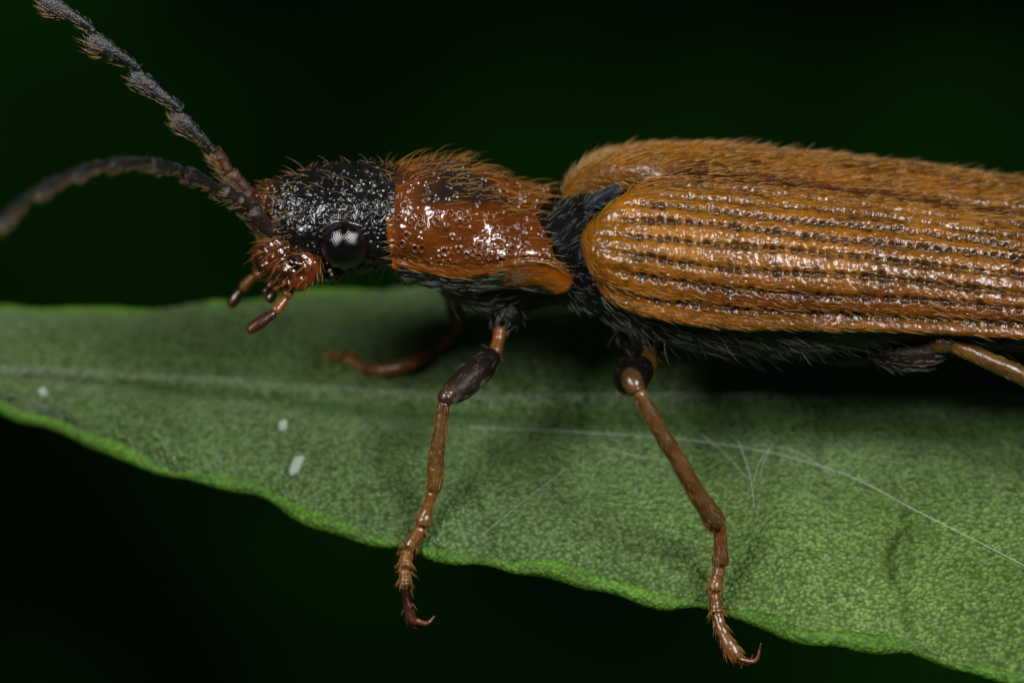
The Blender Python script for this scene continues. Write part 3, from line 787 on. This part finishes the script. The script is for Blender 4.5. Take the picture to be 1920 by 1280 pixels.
# near front leg
l1 = limb('leg', [(960, 575, -.55, 34), (945, 600, -.62, 26), (936, 618, -.66, 15)], BK, BK, beetle, (60, .1), M_grey); l1['label'] = 'near front leg'
limb('trochanter', [(938, 612, -.66, 12), (934, 640, -.72, 11), (926, 668, -.8, 14)], OR, OR * .8, l1, (30, .07))
limb('femur', [(930, 658, -.78, 14), (905, 690, -.9, 26), (878, 712, -1.0, 27), (848, 738, -1.1, 21), (834, 750, -1.15, 14)], BK, np.array([.022, .012, .008]), l1, (110, .09), M_grey)
limb('knee', [(850, 734, -1.1, 16), (839, 743, -1.14, 17), (832, 762, -1.14, 12)], DB * 1.3, DB, l1)
limb('tibia', [(834, 748, -1.15, 13), (826, 800, -1.13, 13), (818, 860, -1.10, 15), (814, 915, -1.08, 14), (812, 926, -1.08, 12)], BR * .8, BR * .9, l1, (330, .075))
tarsus([(812, 918, -1.07, 12), (792, 985, -1.02, 13), (766, 1028, -.98, 13), (759, 1064, -.99, 13), (758, 1100, -1.0, 12)], l1)
limb('claw_segment', [(759, 1096, -1.0, 9), (764, 1132, -.98, 9), (772, 1160, -.96, 10), (786, 1168, -.95, 7)], np.array([.004, .003, .003]), np.array([.06, .018, .008]), l1, (20, .08), M_tan)
claw((778, 1162, -.98), (800, 1168, -.95), (815, 1154, -.92), l1); claw((774, 1160, -.98), (780, 1176, -.9), (798, 1174, -.85), l1)
# near middle leg: thigh points at the lens
l2 = limb('leg', [(1175, 590, -.35, 46), (1205, 630, -.5, 42), (1222, 662, -.7, 24)], BK, BK, beetle, (110, .13), M_grey); l2['label'] = 'near middle leg'
limb('trochanter', [(1222, 655, -.68, 18), (1216, 682, -.85, 17), (1205, 694, -1.0, 18)], DB * 1.2, BR, l2, (30, .08))
limb('femur', [(1206, 690, -.9, 22), (1190, 700, -1.3, 32), (1182, 710, -1.75, 32), (1182, 716, -2.05, 22)], BK, BK * 1.5, l2, (70, .08), M_grey)
limb('knee', [(1178, 702, -1.85, 18), (1187, 718, -2.02, 21), (1198, 744, -2.06, 14)], DB * .8, BR * .8, l2)
limb('tibia', [(1194, 730, -2.08, 14), (1225, 785, -2.02, 15), (1275, 870, -1.9, 16), (1320, 945, -1.70, 18), (1346, 984, -1.61, 19), (1352, 992, -1.59, 14)], BR * .85, np.array([.070, .038, .014]), l2, (420, .07))
tarsus([(1350, 980, -1.59, 14), (1351, 1060, -1.54, 15), (1338, 1108, -1.54, 14), (1344, 1152, -1.56, 13)], l2, OR * .9, BR)
limb('claw_segment', [(1342, 1146, -1.56, 11), (1356, 1186, -1.62, 12), (1380, 1228, -1.66, 14), (1392, 1240, -1.66, 10)], BR, OR, l2, (120, .09), M_gold, True)
claw((1384, 1234, -1.72), (1416, 1238, -1.78), (1427, 1205, -1.8), l2); claw((1386, 1238, -1.65), (1402, 1244, -1.55), (1412, 1226, -1.5), l2)
# near hind leg: thigh lies along the belly, shin runs out of the picture
l3 = limb('leg', [(1520, 640, -.4, 30), (1580, 650, -.6, 38), (1640, 652, -.8, 26)], BK, BK, beetle, (40, .08), M_grey); l3['label'] = 'near hind leg'
limb('femur', [(1630, 648, -.8, 20), (1680, 664, -.95, 28), (1730, 662, -1.05, 28), (1775, 646, -1.15, 20)], BK, np.array([.016, .009, .006]), l3, (260, .12), M_grey)
limb('knee', [(1745, 648, -1.12, 18), (1768, 642, -1.2, 21), (1790, 652, -1.2, 14)], DB * 1.5, BR, l3)
limb('tibia', [(1772, 640, -1.2, 14), (1840, 670, -1.2, 16), (1920, 706, -1.2, 17), (2020, 760, -1.2, 17), (2120, 820, -1.1, 18)], BR, BR * 1.1, l3, (300, .07))
e = leaf_at(2230., 1000.); 
dd = float(e @ FWD)
tarsus([(2118, 816, -1.1, 14), (2170, 880, -.9, 14), (2200, 935, -.75, 13), (2220, 975, dd - .25, 12), (2232, 1000, dd - .02, 10)], l3)
claw((2230, 996, dd - .02), (2245, 1012, dd - .02), (2262, 1008, dd), l3)
# far front leg, soft behind the body
e = leaf_at(690., 694.); d1 = float(e @ FWD) - .05
e = leaf_at(628., 668.); d2 = float(e @ FWD) - .03
l4 = limb('leg', [(838, 520, .0, 24), (842, 548, .15, 18)], BK, BK, beetle); l4['label'] = 'far front leg'
limb('femur', [(840, 540, .12, 12), (852, 575, .4, 15), (856, 612, .7, 15), (846, 632, .85, 12)], OR * .7, OR * .6, l4, (40, .08))
limb('tibia', [(850, 622, .82, 12), (820, 655, .9, 13), (765, 684, d1 - .05, 14), (705, 698, d1, 14)], OR * .6, OR * .8, l4, (80, .08))
tarsus([(712, 698, d1, 12), (680, 688, d1 + .02, 13), (655, 676, d2, 12), (634, 668, d2, 11), (616, 670, d2, 8)], l4)
# far middle and hind legs reach the leaf on the other side of the body
for nm, cx, kx, fx, py in (('far middle leg', 1290, 1310, 1380, 505), ('far hind leg', 1690, 1800, 1960, 470)):
    e = leaf_at(float(fx), py + 20.); df = float(e @ FWD) - .03
    cp = on_y(cx, 600., .45); cp[2] = .5
    kp = np.array([X_of(kx), 1.25, .45]); fp = e
    def tpx(p):
        k = (p - CAM) @ FWD; q = (p - CAM) / k * D
        return (960 + 200 * (q @ RIGHT), 640 - 200 * (q @ UP), k - D)
    c3, k3 = tpx(cp), tpx(kp); f3 = (fx, py + 20., df)
    lf = limb('leg', [(*c3, 30), (*(np.array(c3) * .5 + np.array(k3) * .5), 28), (*k3, 18)], BK, DB, beetle); lf['label'] = nm
    m3 = np.array(k3) * .35 + np.array(f3) * .65
    limb('tibia', [(*k3, 15), (*m3, 16)], BR, BR, lf)
    m4 = m3 * .5 + np.array(f3) * .5
    tarsus([(*m3, 14), (*m4, 13), (*f3, 11)], lf)

# ------------------------------------------------------------------ silk and specks on the leaf
M_silk, nt_, b_ = mat_new('spider_silk')
b_.inputs['Base Color'].default_value = (.45, .52, .45, 1); b_.inputs['Roughness'].default_value = .3; b_.inputs['Alpha'].default_value = .8
def thread(label, pts, r, group=None):
    P = []
    for (x, y, lf) in pts: P.append(leaf_at(float(x), float(y), lf))
    P = np.array(P)
    G, A, T = sweep(np.column_stack([P, np.linspace(.55, 1, len(P)) * r * .72, np.linspace(.55, 1, len(P)) * r * .72]), 80, 6)
    o = close_tube('silk_thread', G, M_silk, None); o['label'] = label; o['category'] = 'thread'
    o['group'] = 'silk threads on the leaf'
thread('long white silk thread slanting from the beetle legs across the broad leaf end', [(880, 804, .02), (1000, 812, .04), (1160, 822, .05), (1320, 836, .05), (1480, 866, .06), (1600, 905, .06), (1720, 966, .05), (1820, 1016, .05), (1940, 1078, .05), (2050, 1130, .0)], .0052)
thread('faint silk thread below the knee of the front leg, slanting up', [(900, 1008, .01), (980, 945, .03), (1062, 880, .01)], .0030)
thread('short fine silk thread running beside the shin of the middle leg', [(1120, 838, .01), (1200, 860, .03), (1260, 868, .01)], .0028)
thread('tallest upright white fibre of the small tuft beyond the middle leg', [(1414, 950, .0), (1408, 908, .05), (1384, 838, .08)], .0048)
thread('white fibre of the tuft leaning out toward the broad leaf end', [(1412, 905, .0), (1425, 872, .06), (1446, 850, .08)], .0042)
thread('slanting white fibre of the tuft leaning over toward the middle leg', [(1402, 898, .0), (1366, 866, .06), (1318, 828, .08)], .0042)
thread('shortest white fibre of the tuft, curved beside its upright one', [(1424, 902, .0), (1430, 880, .04), (1442, 852, .05)], .0036)
thread('loose silk strand looping over the long slanting thread', [(1380, 842, .03), (1450, 848, .08), (1500, 862, .08), (1560, 895, .02)], .0026)

M_speck, nt_, b_ = mat_new('pale_dust')
b_.inputs['Base Color'].default_value = (.20, .26, .19, 1); b_.inputs['Roughness'].default_value = .7
def speck(label, pts, r):
    P = np.array([leaf_at(float(x), float(y), .015) for x, y in pts])
    rr = np.full(len(P), r)
    G, A, T = sweep(np.column_stack([P, rr, rr * .6]), 20, 14)
    G = G + fbm(G, 14, 4)[..., None] * r * .35
    o = close_tube('dust_speck', G, M_speck, None); o['label'] = label; o['category'] = 'speck'; o['group'] = 'pale specks on the leaf'
speck('whitish dust speck on the leaf, just uphill of a longer pale flake', [(522, 803), (532, 800), (541, 799)], .046)
speck('pale elongated flake lying on the leaf below a small whitish speck', [(563, 856), (557, 872), (549, 890)], .050)
speck('tiny cream speck at the narrow end of the leaf', [(70, 740), (80, 738), (91, 737)], .04)
speck('small cream speck on the midrib beneath the beetle belly', [(1308, 744), (1317, 742), (1326, 741)], .034)
